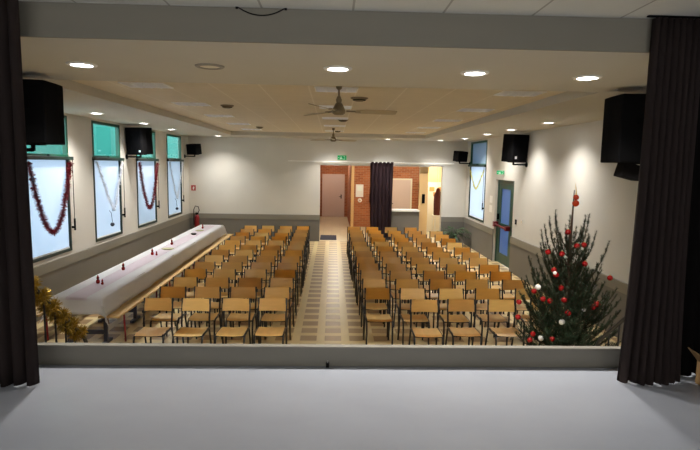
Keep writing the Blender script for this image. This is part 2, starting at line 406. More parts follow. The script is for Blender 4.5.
struct('wall_kitchen_right', box(XR+.3, XR+.5, YB+.22, 21.0, 0, 2.78), 'yellow')

# neighbouring teal building and ground outside the left windows
struct('wall_outside', box(-8.0, -7.2, 17.6, 30, -.2, 5.2), 'teal')
struct('wall_outside_near', box(-8.0, -7.2, 12.9, 14.6, -.2, 5.2), 'teal')
struct('ground_outside', box(-40, 40, -20, 60, -.5, -.2), 'outground')

# ------------------------------------------------------------------ ceiling lights
def downlight(name, x, y, label, on=True, k=1.0):
    t = thing('recessed_downlight', label, 'ceiling light', (x, y, ZC), 0, 'round downlights in the white soffit')
    tr = new(); lathe(tr, [(.085, -.004), (.085, -.0005), (.125, -.0005), (.125, -.006), (.115, -.014), (.09, -.014), (.085, -.004)], (0,0,0), 28)
    obj('trim_ring', tr, 'white' if on else 'dullring', t, smooth=False)
    ld = new(); lathe(ld, [(0, -.003), (.088, -.003), (.088, -.006), (0, -.006)], (0,0,0), 28)
    obj('lamp', ld, 'lamp' if on else 'cream', t)
    if on:
        L = bpy.data.lights.new('downlight_beam', 'SPOT'); L.energy = SPOT_W*k; L.color = (1, .955, .895); L.spot_size = 2.25; L.spot_blend = 1.0; L.shadow_soft_size = .08
        lo = bpy.data.objects.new('downlight_beam', L); C.objects.link(lo); lo.parent = t; lo.location = (0, 0, -.03)
    return t
SPOT_W = 96
STAGE_FILL_W = 9.4
near = [(-2.18, 4.78, 'leftmost'), (.03, 4.68, 'second lit from left'), (1.23, 4.73, 'third lit from left'), (2.28, 4.83, 'rightmost')]
for x, y, w in near: downlight('n', x, y, 'round lit downlight just beyond the stage beam, %s of the near row' % w)
downlight('off', -1.07, 4.72, 'unlit round downlight between the two leftmost lit ones by the beam', False)
for i, y in enumerate((9.7, 12.06, 14.11)): downlight('l', -4.2, y, 'round downlight above the left windows, %s from the stage' % ORD[i], k=1.35)
for i, y in enumerate((9.7, 11.73, 13.56, 15.9)): downlight('r', 3.92, y, 'round downlight along the right wall soffit, %s from the stage' % ORD[i])
for x, w in ((-3.68, 'far left above the projection wall'), (-.02, 'behind the far ceiling fan'), (1.75, 'above the tied back curtain'), (3.45, 'near the right corner loudspeaker')):
    downlight('b', x, 17.2, 'round downlight along the back wall, %s' % w)

# louvred square fittings in the tile field (unlit)
tp = None
TY = [6.83, 8.95, 11.1, 13.3, 15.4]
for ci, (tx, cw) in enumerate(((-2.33, 'left'), (0.03, 'middle'), (2.36, 'right'))):
    for ri, ty in enumerate(TY):
        lab = 'unlit square louvred ceiling light, %s column, %s from the stage' % (cw, ORD[ri])
        if tp is None:
            tp = thing('louvred_ceiling_light', lab, 'ceiling light', (tx, ty, ZT), 0, 'square louvred lights in the tiled ceiling')
            fr = box(-.27, .27, -.22, -.2, -.01, 0); bx(fr, -.27, .27, .2, .22, -.01, 0); bx(fr, -.27, -.25, -.2, .2, -.01, 0); bx(fr, .25, .27, -.2, .2, -.01, 0)
            obj('frame', fr, 'trofpan', tp)
            obj('reflector', box(-.25, .25, -.2, .2, -.003, 0), 'trofpan', tp)
            lv = new()
            for k in range(1, 4): bx(lv, -.25+.125*k-.005, -.25+.125*k+.005, -.2, .2, -.02, -.003)
            for k in range(1, 6): bx(lv, -.25, .25, -.2+.0667*k-.003, -.2+.0667*k+.003, -.018, -.003)
            obj('louvre', lv, 'louvre', tp)
        else: dup(tp, (tx, ty, ZT), 0, lab)
# dark round vents and detectors
for x, y, r, lab in ((.36, 7.65, .125, 'dark round ceiling vent just right of the near fan'), (.2, 11.4, .115, 'dark round ceiling vent midway down the middle of the ceiling'),
                     (.12, 15.3, .1, 'dark round ceiling vent by the far fan'), (-1.77, 9.04, .11, 'dark round vent in the left half of the tiled ceiling, nearer one'),
                     (-1.95, 14.3, .1, 'dark round vent in the left half of the tiled ceiling, farther one')):
    t = thing('ceiling_vent', lab, 'vent', (x, y, ZT), 0, 'dark round ceiling vents')
    v = new(); lathe(v, [(0, -.05), (r*.45, -.05), (r*.6, -.035), (r, -.012), (r, 0), (0, 0)], (0,0,0), 24); obj('body', v, 'vent', t, smooth=True)
    v = new(); lathe(v, [(r*.62, -.04), (r*.75, -.036), (r*.75, -.03), (r*.62, -.034), (r*.62, -.04)], (0,0,0), 24); obj('ring', v, 'black', t, smooth=True)
# slack cable under the edge of the stage ceiling
t = thing('slack_cable', 'short dark cable sagging below the stage ceiling at the beam, left of centre', 'cable', (-.5, YBM-.006, ZSC))
v = new(); tube(v, [(-.165+.33*i/14, 0, .004-.055*(1-(2*i/14-1)**2)) for i in range(15)], .0045, 6); obj('cord', v, 'black', t, smooth=True)
for sx in (-1, 1): obj('cable_clip', box(sx*.165-.008, sx*.165+.008, -.01, .006, -.012, 0), 'black', t)

# fans
def fan(x, y, ang, lab):
    t = thing('ceiling_fan', lab, 'ceiling fan', (x, y, ZT), 0, 'three-bladed ceiling fans')
    b = new(); lathe(b, [(0, -.07), (.02, -.06), (.035, -.045), (.04, 0), (0, 0)], (0,0,0), 18); obj('canopy', b, 'brownblade', t, smooth=True)
    b = new(); tube(b, [(0,0,-.05), (0,0,-.27)], .012, 8); obj('rod', b, 'brownblade', t, smooth=True)
    b = new(); lathe(b, [(0,-.225), (.025,-.225), (.036,-.18), (.02,-.14), (0,-.12)], (0,0,0), 16); obj('coupling', b, 'brownblade', t, smooth=True)
    b = new(); lathe(b, [(0,-.355), (.05,-.355), (.078,-.335), (.084,-.31), (.07,-.28), (.04,-.22), (0,-.22)], (0,0,0), 24); obj('motor', b, 'brownblade', t, smooth=True)
    for k in range(3):
        a = ang+2*PI*k/3; mt = Matrix.Rotation(a, 4, 'Z')
        bl = new(); pts = [(.2, -.045), (.3, -.06), (.66, -.065), (.7, -.05), (.7, .05), (.66, .065), (.3, .06), (.2, .045)]
        prism(bl, pts, 'z', -.004, .004)
        for v in bl.verts: v.co = mt @ (Matrix.Translation((0,0,-.31)) @ Matrix.Rotation(-.25, 4, 'X') @ v.co)
        p = obj('blade', bl, 'blade', t)
        ar = new(); bx(ar, .09, .26, -.015, .015, -.318, -.3, mt); obj('blade_arm', ar, 'brownblade', p)
    return t
fan(.06, 6.42, .10, 'ceiling fan nearest the stage, with three cream blades')
fan(-.0, 14.2, .5, 'small far ceiling fan near the back wall')

# ------------------------------------------------------------------ loudspeakers
def speaker(w, d, h, loc, rz, tilt, lab, arm=None, badge=None, name='loudspeaker', group=None):
    """cabinet with its grille facing local +y, bracket arm to point arm (world)"""
    t = thing(name, lab, 'loudspeaker', loc, rz, group)
    tm = Matrix.Rotation(tilt, 4, 'X')
    b = prism(new(), [(-w/2, d/2), (-w*.5, d*.1), (-w*.44, -d/2), (w*.44, -d/2), (w*.5, d*.1), (w/2, d/2)], 'z', 0, h)
    for v in b.verts: v.co = tm @ v.co
    cab = obj('cabinet', b, 'black', t, bevel=.012)
    g = box(-w/2+.02, w/2-.02, d/2, d/2+.015, .02, h-.02)
    for v in g.verts: v.co = tm @ v.co
    obj('grille', g, 'grille', t)
    hnd = box(-.07, .07, -d/2-.012, -d/2, h*.55, h*.65)
    for v in hnd.verts: v.co = tm @ v.co
    obj('rear_plate', hnd, 'grille', t)
    if badge:
        g = box(*badge)
        for v in g.verts: v.co = tm @ v.co
        obj('badge', g, 'chrome', t)
    if arm:
        inv = (Matrix.Translation(loc) @ Matrix.Rotation(rz, 4, 'Z')).inverted()
        e = inv @ Vector(arm); ar = new()
        tube(ar, [(0, 0, .02), (0, 0, -.07)], .022, 8); tube(ar, [(0, 0, -.06), (e.x, e.y, -.06)], .018, 8)
        dv = Vector((e.x, e.y, 0)).normalized(); pd = Vector((-dv.y, dv.x, 0))
        q = Vector((e.x, e.y, -.06)); tube(ar, [q-dv*.02, q], .06, 10)
        bx(ar, -.09, .09, -.09, .09, -.012, .006)
        obj('bracket', ar, 'black', t)
    return t
speaker(.46, .42, .60, (-2.98, 5.42, 2.80), .12, 0, 'large black loudspeaker at upper left, beside the left stage curtain', (-3.6, 5.42, 2.8), group='hall loudspeakers')
speaker(.50, .44, .68, (3.11, 5.45, 2.72), -.15, 0, 'large black loudspeaker at upper right, beside the right stage curtain', (3.42, 5.45, 2.8), group='hall loudspeakers')
pl = box(-.11, .09, -.12, .1, -.17, -.015, Matrix.Rotation(.25, 4, 'Y'))
rs = [o for o in bpy.data.objects if o.get('label', '').startswith('large black loudspeaker at upper right')][0]
obj('tilt_plate', pl, 'wing', rs, bevel=.01)
speaker(.46, .40, .62, (-4.5, 12.66, 2.79), 2.75, -.06, 'black loudspeaker on the left wall between the second and third windows', (XL, 12.66, 2.7), (-.2, -.15, .20, .218, .06, .1), group='hall loudspeakers')
speaker(.46, .40, .64, (4.24, 12.42, 2.77), -2.75, -.06, 'black loudspeaker on the right wall above the green door', (XR, 12.42, 2.7), (.1, .16, .20, .216, .08, .14), group='hall loudspeakers')
def monitor(loc, rz, lab, arm):
    return speaker(.42, .28, .34, loc, rz, -.12, lab, arm, group='hall loudspeakers')
monitor((-4.5, 17.55, 2.87), PI-.5, 'small black loudspeaker in the far left corner', (XL, 17.55, 2.8))
monitor((4.2, 17.6, 2.8), PI+.5, 'small black loudspeaker in the far right corner', (XR, 17.6, 2.8))
# small dark projector under the right big loudspeaker
# ------------------------------------------------------------------ stage curtains
def drape(name, lab, cat, x0, x1, y, z0, z1, folds, amp, m, skew=0.0, bow=0.0, group=None, seed=1, lean=0.0, tie=None):
    rnd = random.Random(seed); bm = new(); n = folds*8; nz = 14
    ph = [rnd.uniform(-.9, .9) for _ in range(folds+2)]; am = [rnd.uniform(.6, 1.2) for _ in range(folds+2)]
    rows = []
    for j in range(nz+1):
        t = j/nz; z = z0+(z1-z0)*t; row = []
        for i in range(n+1):
            u = i/n; k = u*folds; f = int(min(k, folds-1)); fr = k-f
            A = am[f]*(1-fr)+am[f+1]*fr; P = ph[f]*(1-fr)+ph[f+1]*fr
            s = math.sin(2*PI*k+P*(.5+.5*(1-t)))
            spread = (1-t)**3*lean
            xx = x0+(x1-x0)*u + (u-.5)*spread + skew*(1-t)
            if tie: xx = (x0+x1)/2 + (xx-(x0+x1)/2)*tie(t)
            yy = y + amp*A*s*(.75+.35*(1-t)) - bow*(1-t)*4*u*(1-u)
            zz = z + (0.012*math.sin(k*2.1+seed) if j == 0 else 0)
            row.append(bm.verts.new((xx + .25*amp*math.cos(2*PI*k+P), yy, zz)))
        rows.append(row)
    for a, b in zip(rows, rows[1:]):
        for i in range(n): bm.faces.new((a[i], a[i+1], b[i+1], b[i]))
    bmesh.ops.solidify(bm, geom=bm.faces[:], thickness=.006)
    t = thing(name, lab, cat, (0,0,0), 0, group)
    obj('fabric', bm, m, t, smooth=True)
    return t
def add_header(t, x0, x1, y, z, m, n):
    b = new(); bx(b, x0-.02, x1+.02, y-.012, y+.012, z, z+.02)
    obj('track', b, 'black', t)
tl = drape('stage_curtain', 'dark brown stage curtain gathered at the left of the stage opening', 'curtain', -3.1, -2.03, 3.58, ZS+.004, 3.685, 12, .045, 'drape', group='stage side curtains', seed=3, lean=.0)
add_header(tl, -3.1, -2.03, 3.58, 3.69, 'drape', 0)
tr_ = drape('stage_curtain', 'dark brown stage curtain gathered at the right of the stage opening', 'curtain', 2.17, 2.53, 3.685, ZS+.004, 3.685, 8, .038, 'drape', group='stage side curtains', seed=5, lean=.10, skew=.0, bow=.05)
add_header(tr_, 2.15, 2.55, 3.685, 3.69, 'drape', 0)
tw = drape('wing_curtain', 'black wing curtain behind the cardboard box at the right edge', 'curtain', 2.52, 3.5, 3.80, ZS+.004, 3.46, 9, .03, 'wing', seed=9)
add_header(tw, 2.52, 3.5, 3.80, 3.47, 'wing', 0)

# cardboard box
t = thing('cardboard_box', 'open brown cardboard box on the stage behind the right curtain', 'box', (2.92, 3.46, ZS+.002), -.12)
b = new(); w, dd, h = .25, .18, .17
bx(b, -w, w, -dd, dd, 0, .006); bx(b, -w, w, -dd, -dd+.006, 0, h); bx(b, -w, w, dd-.006, dd, 0, h); bx(b, -w, -w+.006, -dd, dd, 0, h); bx(b, w-.006, w, -dd, dd, 0, h)
obj('body', b, 'card', t)
for sx in (-1, 1):
    f = box(0, .12, -dd, dd, 0, .005)
    mm = Matrix.Translation((sx*w, 0, h)) @ Matrix.Rotation(0 if sx > 0 else PI, 4, 'Z') @ Matrix.Rotation(-.9, 4, 'Y')
    for v in f.verts: v.co = mm @ v.co
    obj('flap', f, 'card', t)
f = box(-w, w, -.005, 0, 0, .13)
mm = Matrix.Translation((0, -dd, h)) @ Matrix.Rotation(.25, 4, 'X')
for v in f.verts: v.co = mm @ v.co
obj('flap', f, 'card', t)
# cable clip at the foot of the lip
t = thing('cable_clip', 'tiny dark cable clip at the foot of the stage edge board', 'clip', (-.02, YS-.012, ZS))
b = new(); bx(b, -.012, .012, -.014, .012, 0, .035); obj('clip_body', b, 'black', t)
b = new(); tube(b, [(0, -.004, .03), (0, .004, .05)], .006, 6); obj('clip_stud', b, 'chrome', t)

# unseen fill lights added behind the viewer, shaped as battens on the rear wall
for k, (x, w) in enumerate(((-2.75, 'leftmost'), (-.9, 'left of centre'), (.9, 'right of centre'), (2.75, 'rightmost'))):
    t = thing('fill_batten', 'added white fill batten on the stage rear wall, %s' % w, 'fill light', (x, -2.2, 2.75), 0, 'added stage fill battens')
    obj('housing', box(-.65, .65, 0, .06, -.07, .07), 'white', t)
    for zz in (-.04, .04):
        b = new(); tube(b, [(-.6, .08, zz), (.6, .08, zz)], .018, 10); obj('tube', b, 'tube', t)
    L = bpy.data.lights.new('batten_fill_light', 'AREA'); L.shape = 'RECTANGLE'; L.size = 1.2; L.size_y = .12; L.energy = STAGE_FILL_W; L.color = (1, .98, .97)
    lo = bpy.data.objects.new('batten_fill_light', L); C.objects.link(lo); lo.parent = t; lo.location = (0, .105, 0); lo.rotation_euler = (PI/2, 0, 0)

# ------------------------------------------------------------------ chairs
def make_chair():
    """origin on the floor under the backrest; the sitter faces -y (the stage)"""
    t = thing('school_chair', 'tmp', 'chair')
    w = .185
    s = new(); n = 8; prof = []
    for j in range(7):
        v = j/6; yy = -.42+.37*v
        row_z = .455+.006*math.cos(PI*v) - (.014 if j == 0 else 0)
        prof.append((yy, row_z))
    gx = [(-w+.01)+(2*w-.02)*i/n for i in range(n+1)]
    vt = [[s.verts.new((x*(1-.02*(1 if j in (0, 6) else 0)), yy, z-.010*(1-(x/w)**2))) for x in gx] for j, (yy, z) in enumerate(prof)]
    for a, b in zip(vt, vt[1:]):
        for i in range(n): s.faces.new((a[i], a[i+1], b[i+1], b[i]))
    bmesh.ops.solidify(s, geom=s.faces[:], thickness=.012)
    obj('seat', s, 'plyseat', t, smooth=False)
    bk = new(); nz = 4
    vt = [[bk.verts.new(((-w+.004)+(2*w-.008)*i/10, .022*(1-((i-5)/5)**2)+.0+.03*j/nz-.016, .655+.165*j/nz)) for i in range(11)] for j in range(nz+1)]
    for a, b in zip(vt, vt[1:]):
        for i in range(10): bk.faces.new((a[i], a[i+1], b[i+1], b[i]))
    bmesh.ops.solidify(bk, geom=bk.faces[:], thickness=.010)
    obj('backrest', bk, 'ply', t)
    for sx in (-1, 1):
        l = new(); tube(l, [(sx*w, -.415, 0), (sx*w, -.405, .36), (sx*w, -.39, .41), (sx*w, -.35, .436), (sx*w, -.045, .436)], .0128, 8)
        obj('leg', l, 'iron', t, smooth=True)
        l = new(); tube(l, [(sx*(w+.004), .09, 0), (sx*w, -.03, .40), (sx*w, -.035, .5), (sx*w, .0, .66), (sx*w, .022, .825)], .0128, 8)
        obj('leg', l, 'iron', t, smooth=True)
    cb = new(); tube(cb, [(-w, -.375, .425), (w, -.375, .425)], .009, 6); tube(cb, [(-w, -.06, .43), (w, -.06, .43)], .009, 6)
    obj('seat_rail', cb, 'iron', t, smooth=True)
    return t
chair0 = make_chair(); used = [False]
def place(x, y, label, group):
    rz = random.uniform(-.03, .03); x += random.uniform(-.012, .012); y += random.uniform(-.02, .02)
    if not used[0]:
        used[0] = True; chair0.location = (x, y, 0); chair0.rotation_euler = (0, 0, rz); chair0['label'] = label; chair0['group'] = group
    else: dup(chair0, (x, y, 0), rz, label, group)
ROWY = [7.06, 7.72, 8.35, 9.02, 9.68, 10.38, 11.06, 11.73, 12.45, 13.17, 13.88, 14.6, 15.42]
LX = [-.785, -1.285, -1.815, -2.305]; RX = [.70, 1.225, 1.80, 2.37, 2.99]
for r, y in enumerate(ROWY):
    sh = -.0065*(y-7.06)
    for c, x in enumerate(LX):
        place(x+sh, y+.012*x, 'beech school chair, left block, %s row from the stage, %s from the aisle' % (ORD[r], ORD[c]), 'school chairs left of the aisle')
    for c, x in enumerate(RX):
        if r == 0 and c == 0: continue
        if r == 12 and c == 4: continue
        xx = x + (.05 if (r == 0 and c == 1) else 0); y_ = y + (.1 if (r == 0 and c == 4) else 0)
        place(xx+sh, y_+.012*x, 'beech school chair, right block, %s row from the stage, %s from the aisle' % (ORD[r], ORD[c]), 'school chairs right of the aisle')

# ------------------------------------------------------------------ long table with cloth, benches
TX0, TX1, TYA, TYB, TZ = -3.86, -3.18, 7.28, 15.98, .755
nT = 5; tl_ = (TYB-TYA)/nT; tab0 = None
for k in range(nT):
    y0 = TYA+k*tl_; lab = 'folding table under the white cloth, %s from the stage' % ORD[k]; shx = -.011*(y0-TYA)
    if tab0 is None:
        tab0 = thing('folding_table', lab, 'table', (0, 0, 0), 0, 'folding tables under the long cloth')
        obj('tabletop', box(TX0+.01, TX1-.01, TYA+.005, TYA+tl_-.005, TZ-.03, TZ), 'tabletop', tab0)
        for yy in (TYA+.3, TYA+tl_-.3):
            for xx in (TX0+.08, TX1-.08):
                l = box(xx-.025, xx+.025, yy-.025, yy+.025, .04, TZ-.03); bx(l, xx-.03, xx+.03, yy-.16, yy+.16, 0, .04)
                obj('leg', l, 'steel', tab0, bevel=.004)
            obj('leg_brace', box(TX0+.08, TX1-.08, yy-.015, yy+.015, .14, .2), 'steel', tab0)
    else: dup(tab0, (shx, k*tl_, 0), 0, lab)
def clothpt(u, v):
    du = max(TX0-u, 0) + max(u-TX1, 0); dv = max(TYA-v, 0)+max(v-TYB, 0)
    sx = -1 if u < TX0 else 1; sy = -1 if v < TYA else 1
    x = min(max(u, TX0), TX1); y = min(max(v, TYA), TYB)
    wob = .018*math.sin(v*3.7)+.012*math.sin(v*9.1+1)
    if du: x += sx*(.012+.14*du + wob*du*2)
    if dv: y += sy*(.012+.22*dv + .05*math.sin(u*16)*dv)
    drop = (du**1.15+dv**1.15) if not (du and dv) else math.hypot(du, dv)*1.02
    if du and dv: x += sx*.28*dv; y += sy*.16*du
    z = TZ+.006 - drop + .0015*math.sin(v*2.3)*math.sin(u*9)
    return (x-.011*(y-TYA), y, z)
bm = new(); us = [TX0-.27+.27*i/6 for i in range(6)]+[TX0+(TX1-TX0)*i/8 for i in range(9)]+[TX1+.32*i/6 for i in range(1, 7)]
vs = [TYA-.27+.27*i/6 for i in range(6)]+[TYA+(TYB-TYA)*i/110 for i in range(111)]+[TYB+.27*i/6 for i in range(1, 7)]
g = [[bm.verts.new(clothpt(u, v)) for u in us] for v in vs]
for a, b in zip(g, g[1:]):
    for i in range(len(us)-1): bm.faces.new((a[i], a[i+1], b[i+1], b[i]))
bmesh.ops.solidify(bm, geom=bm.faces[:], thickness=-.003)
tag(obj('tablecloth', bm, 'cloth', smooth=True), 'long white tablecloth covering the row of tables under the left windows', 'tablecloth')
bm = new(); rx = [-3.655+.29*i/4 for i in range(5)]; rv = [TYA-.06+.06*i/4 for i in range(4)]+[TYA+(TYB-TYA-.2)*i/90 for i in range(91)]
def rpt(u, v):
    p = clothpt(u, v); return (p[0], p[1]-(.006 if v < TYA else 0), p[2]+.006)
g = [[bm.verts.new(rpt(u, v)) for u in rx] for v in rv]
for a, b in zip(g, g[1:]):
    for i in range(4): bm.faces.new((a[i], a[i+1], b[i+1], b[i]))
bmesh.ops.solidify(bm, geom=bm.faces[:], thickness=-.002)
tag(obj('table_runner', bm, 'runner', smooth=True), 'pale mauve runner along the middle of the white tablecloth', 'table runner')
def ornament(x, y, s, lab, grp, col='bred'):
    t = thing('table_ornament', lab, 'ornament', (x, y, TZ+.0135), 0, grp)
    b = new(); lathe(b, [(0, 0), (.028*s, 0), (.036*s, .03*s), (.03*s, .06*s), (.012*s, .075*s), (0, .075*s)], (0,0,0), 12); obj('body', b, col, t, smooth=True)
    b = new(); lathe(b, [(0, .07*s), (.02*s, .075*s), (.024*s, .09*s), (.018*s, .108*s), (0, .115*s)], (0,0,0), 12); obj('head', b, 'coat', t, smooth=True)
    b = new(); lathe(b, [(.026*s, .102*s), (.016*s, .13*s), (0, .165*s)], (0,0,0), 12); obj('cap', b, col, t, smooth=True)
    return t
def cx(y): return -3.5-.011*(y-TYA)
for i, y in enumerate((8.1, 9.12, 10.65, 12.0, 15.0)):
    ornament(cx(y)-.07, y, .82, 'small red ornament on the runner, %s from the near end' % ORD[i], 'red ornaments on the table')
for i, y in enumerate((8.02, 10.6)):
    ornament(cx(y)+.03, y, .55, ('tiny red ornament beside the nearest ornament of the runner', 'tiny red ornament beside the third ornament of the runner')[i], 'tiny red ornaments on the table')
for x, y, rr, m, lab in ((.03, 11.35, .13, 'olive', 'flat pale olive dish on the tablecloth midway along'), (-.02, 14.45, .12, 'olive', 'flat pale dish on the tablecloth near the far end')):
    t = tag(obj('dish', lathe(new(), [(0, 0), (rr*.7, 0), (rr, .015), (rr, .018), (rr*.7, .006), (0, .006)], (cx(y)+x, y, TZ+.0135), 20), m, smooth=True), lab, 'dish')
t = tag(obj('small_bowl', lathe(new(), [(0, 0), (.05, 0), (.075, .03), (.07, .04), (.045, .012), (0, .012)], (cx(13.7), 13.7, TZ+.0135), 16), 'pot', smooth=True), 'small dark bowl on the tablecloth between the two pale dishes', 'bowl')

def bench_thing(x0, x1, y0, y1, lab, grp):
    t = thing('bench', lab, 'bench', (0, 0, 0), 0, grp); h = .45; m_ = (x0+x1)/2
    obj('plank', box(x0, m_-.004, y0, y1, h-.028, h), 'bench', t, bevel=.003)
    obj('plank', box(m_+.004, x1, y0, y1, h-.028, h), 'bench', t, bevel=.003)
    for yy in (y0+.25, y1-.25):
        for sx, xx in ((-1, x0+.03), (1, x1-.03)):
            l = new(); tube(l, [(xx+sx*.012, yy, 0), (xx, yy, h-.05), (m_, yy, h-.04)], .014, 8); obj('leg', l, 'red', t, smooth=True)
    return t
bn = 4; bl = 8.9/bn
for k in range(bn):
    ya = 7.42+k*bl
    bench_thing(-3.3-.006*k*bl, -3.0-.006*k*bl, ya, ya+bl-.01, 'pine bench on the aisle side of the long table, %s from the stage' % ORD[k], 'benches on the aisle side')
bench_thing(-4.42, -4.14, 7.45, 9.6, 'pine bench on red legs between the long table and left wall', 'benches by the wall')

# ------------------------------------------------------------------ tinsel
def tinsel(name, pts, r, m, lab, dens=900, grp=None, seed=1, cat='tinsel garland', parent=None):
    rnd = random.Random(seed); bm = new(); P = [Vector(p) for p in pts]
    tube(bm, P, r*.22, 5)
    for a, b in zip(P, P[1:]):
        L = (b-a).length; d = (b-a).normalized()
        for _ in range(max(1, int(L*dens))):
            c = a+(b-a)*rnd.random(); v = Vector((rnd.gauss(0,1), rnd.gauss(0,1), rnd.gauss(0,1)))
            v = v-d*v.dot(d)*.6; v.normalize(); q = v.cross(Vector((rnd.gauss(0,1), rnd.gauss(0,1), rnd.gauss(0,1)))).normalized()
            ln = r*rnd.uniform(.6, 1.25); w = r*.07
            vv = [bm.verts.new(c-q*w), bm.verts.new(c+q*w), bm.verts.new(c+v*ln+q*w*.5), bm.verts.new(c+v*ln-q*w*.5)]
            bm.faces.new(vv)
    o = obj(name, bm, m)
    return tag(o, lab, cat, grp)
def swag(x, y0, y1, z1, zlow, n=22, off=0.0, pw=1.7):
    pts = []
    for i in range(n+1):
        t = i/n; s = abs(2*(t-off)-1) if not off else abs(t-(.5+off))/(.5+off if t < .5+off else .5-off)
        z = zlow+(z1-zlow)*(s**pw)
        pts.append((x+.004*math.sin(i*1.3), y0+(y1-y0)*t, z+.012*math.sin(i*2.2)))
    return pts
xg = XL+.065
tinsel('tinsel_garland', swag(xg, 8.5, 9.84, 2.6, 1.40, pw=1.9), .058, 'tred', 'thick red tinsel garland swagged across the leftmost window blind', 1300, 'window tinsel', 1)
tinsel('tinsel_garland', swag(xg, 10.92, 12.24, 2.62, 1.55, off=.1, pw=1.15), .048, 'tsil', 'thin silver tinsel garland swagged across the second window blind', 600, 'window tinsel', 2)
tinsel('tinsel_garland', swag(xg, 13.3, 14.66, 2.6, 1.42, pw=1.9), .054, 'tred', 'red tinsel garland swagged across the third window blind', 1100, 'window tinsel', 3)
tinsel('tinsel_garland', swag(xg, 15.74, 17.1, 2.62, 1.5, pw=1.15), .048, 'tsil', 'thin silver tinsel garland on the farthest left window blind', 500, 'window tinsel', 4)
tinsel('tinsel_garland', swag(XR-.05, 15.78, 17.4, 2.55, 1.95, pw=1.4), .04, 'tyel', 'yellow tinsel garland swagged across the right window blind', 500, 'window tinsel', 5)
for y, z, lab in ((11.6, 1.26, 'dark bauble hanging on the second left window blind'), (16.4, 1.2, 'dark bauble hanging on the farthest left window blind')):
    t = thing('hanging_bauble', lab, 'bauble', (XL+.0, y, z), 0, 'dark window baubles')
    b = new(); ball(b, (.062, 0, 0), .045, 14); obj('ball', b, 'bdark', t, smooth=True)
    b = new(); tube(b, [(.062, 0, .055), (.045, 0, .25), (.0, 0, .3)], .006, 5); obj('thread', b, 'bdark', t)

# stair railings from the stage down into the hall
def railing(x, lab, mirror=1):
    t = thing('stair_railing', lab, 'railing', (0,0,0), 0, 'stage stair railings')
    a = Vector((x, YS+.1, 2.02)); b = Vector((x, 5.5, .80))
    r = new(); tube(r, [a, b, b+Vector((0, .05, -.08)), (x, 5.56, 0)], .02, 8); obj('handrail', r, 'iron', t, smooth=True)
    r = new(); tube(r, [a+Vector((0,0,-.75)), b+Vector((0,0,-.65))], .014, 8); obj('lower_rail', r, 'iron', t, smooth=True)
    r = new(); tube(r, [(x, YS+.1, 0), a], .02, 8); obj('post', r, 'iron', t, smooth=True)
    for k in range(1, 8):
        p = a+(b-a)*(k/8); zb = p.z-.75+.1*k/8
        r = new(); tube(r, [(x, p.y, p.z), (x, p.y, zb)], .009, 6); obj('baluster', r, 'iron', t)
    return a, b
a, b = railing(-2.6, 'dark stair railing at the left stage end wrapped in gold tinsel')
pts = []
for k in range(60):
    q = k/59; p = a+(b-a)*(q*.96); pts.append((p.x+.05*math.cos(k*.9), p.y+.02*math.sin(k*.9), p.z-.03+.05*math.sin(k*.9)))
tinsel('tinsel_garland', pts, .058, 'tgold', 'thick gold tinsel garland wound round the left stair railing', 2200, 'railing tinsel', 8)
railing(2.93, 'dark stair railing at the right stage end beside the Christmas tree')
def stairs(x0, x1, lab):
    t = thing('stage_steps', lab, 'steps', (0,0,0), 0, 'steps up to the stage')
    for k in range(5):
        z = ZS-.18*(k+1)-.02
        bxm = box(x0, x1, YS+.062+.28*k, YS+.06+.28*(k+1), 0, z); obj('step', bxm, 'lip', t)
stairs(-3.58, -2.68, 'wooden steps from the stage down to the left of the hall')
stairs(3.0, 3.4, 'wooden steps from the stage down to the right of the hall')

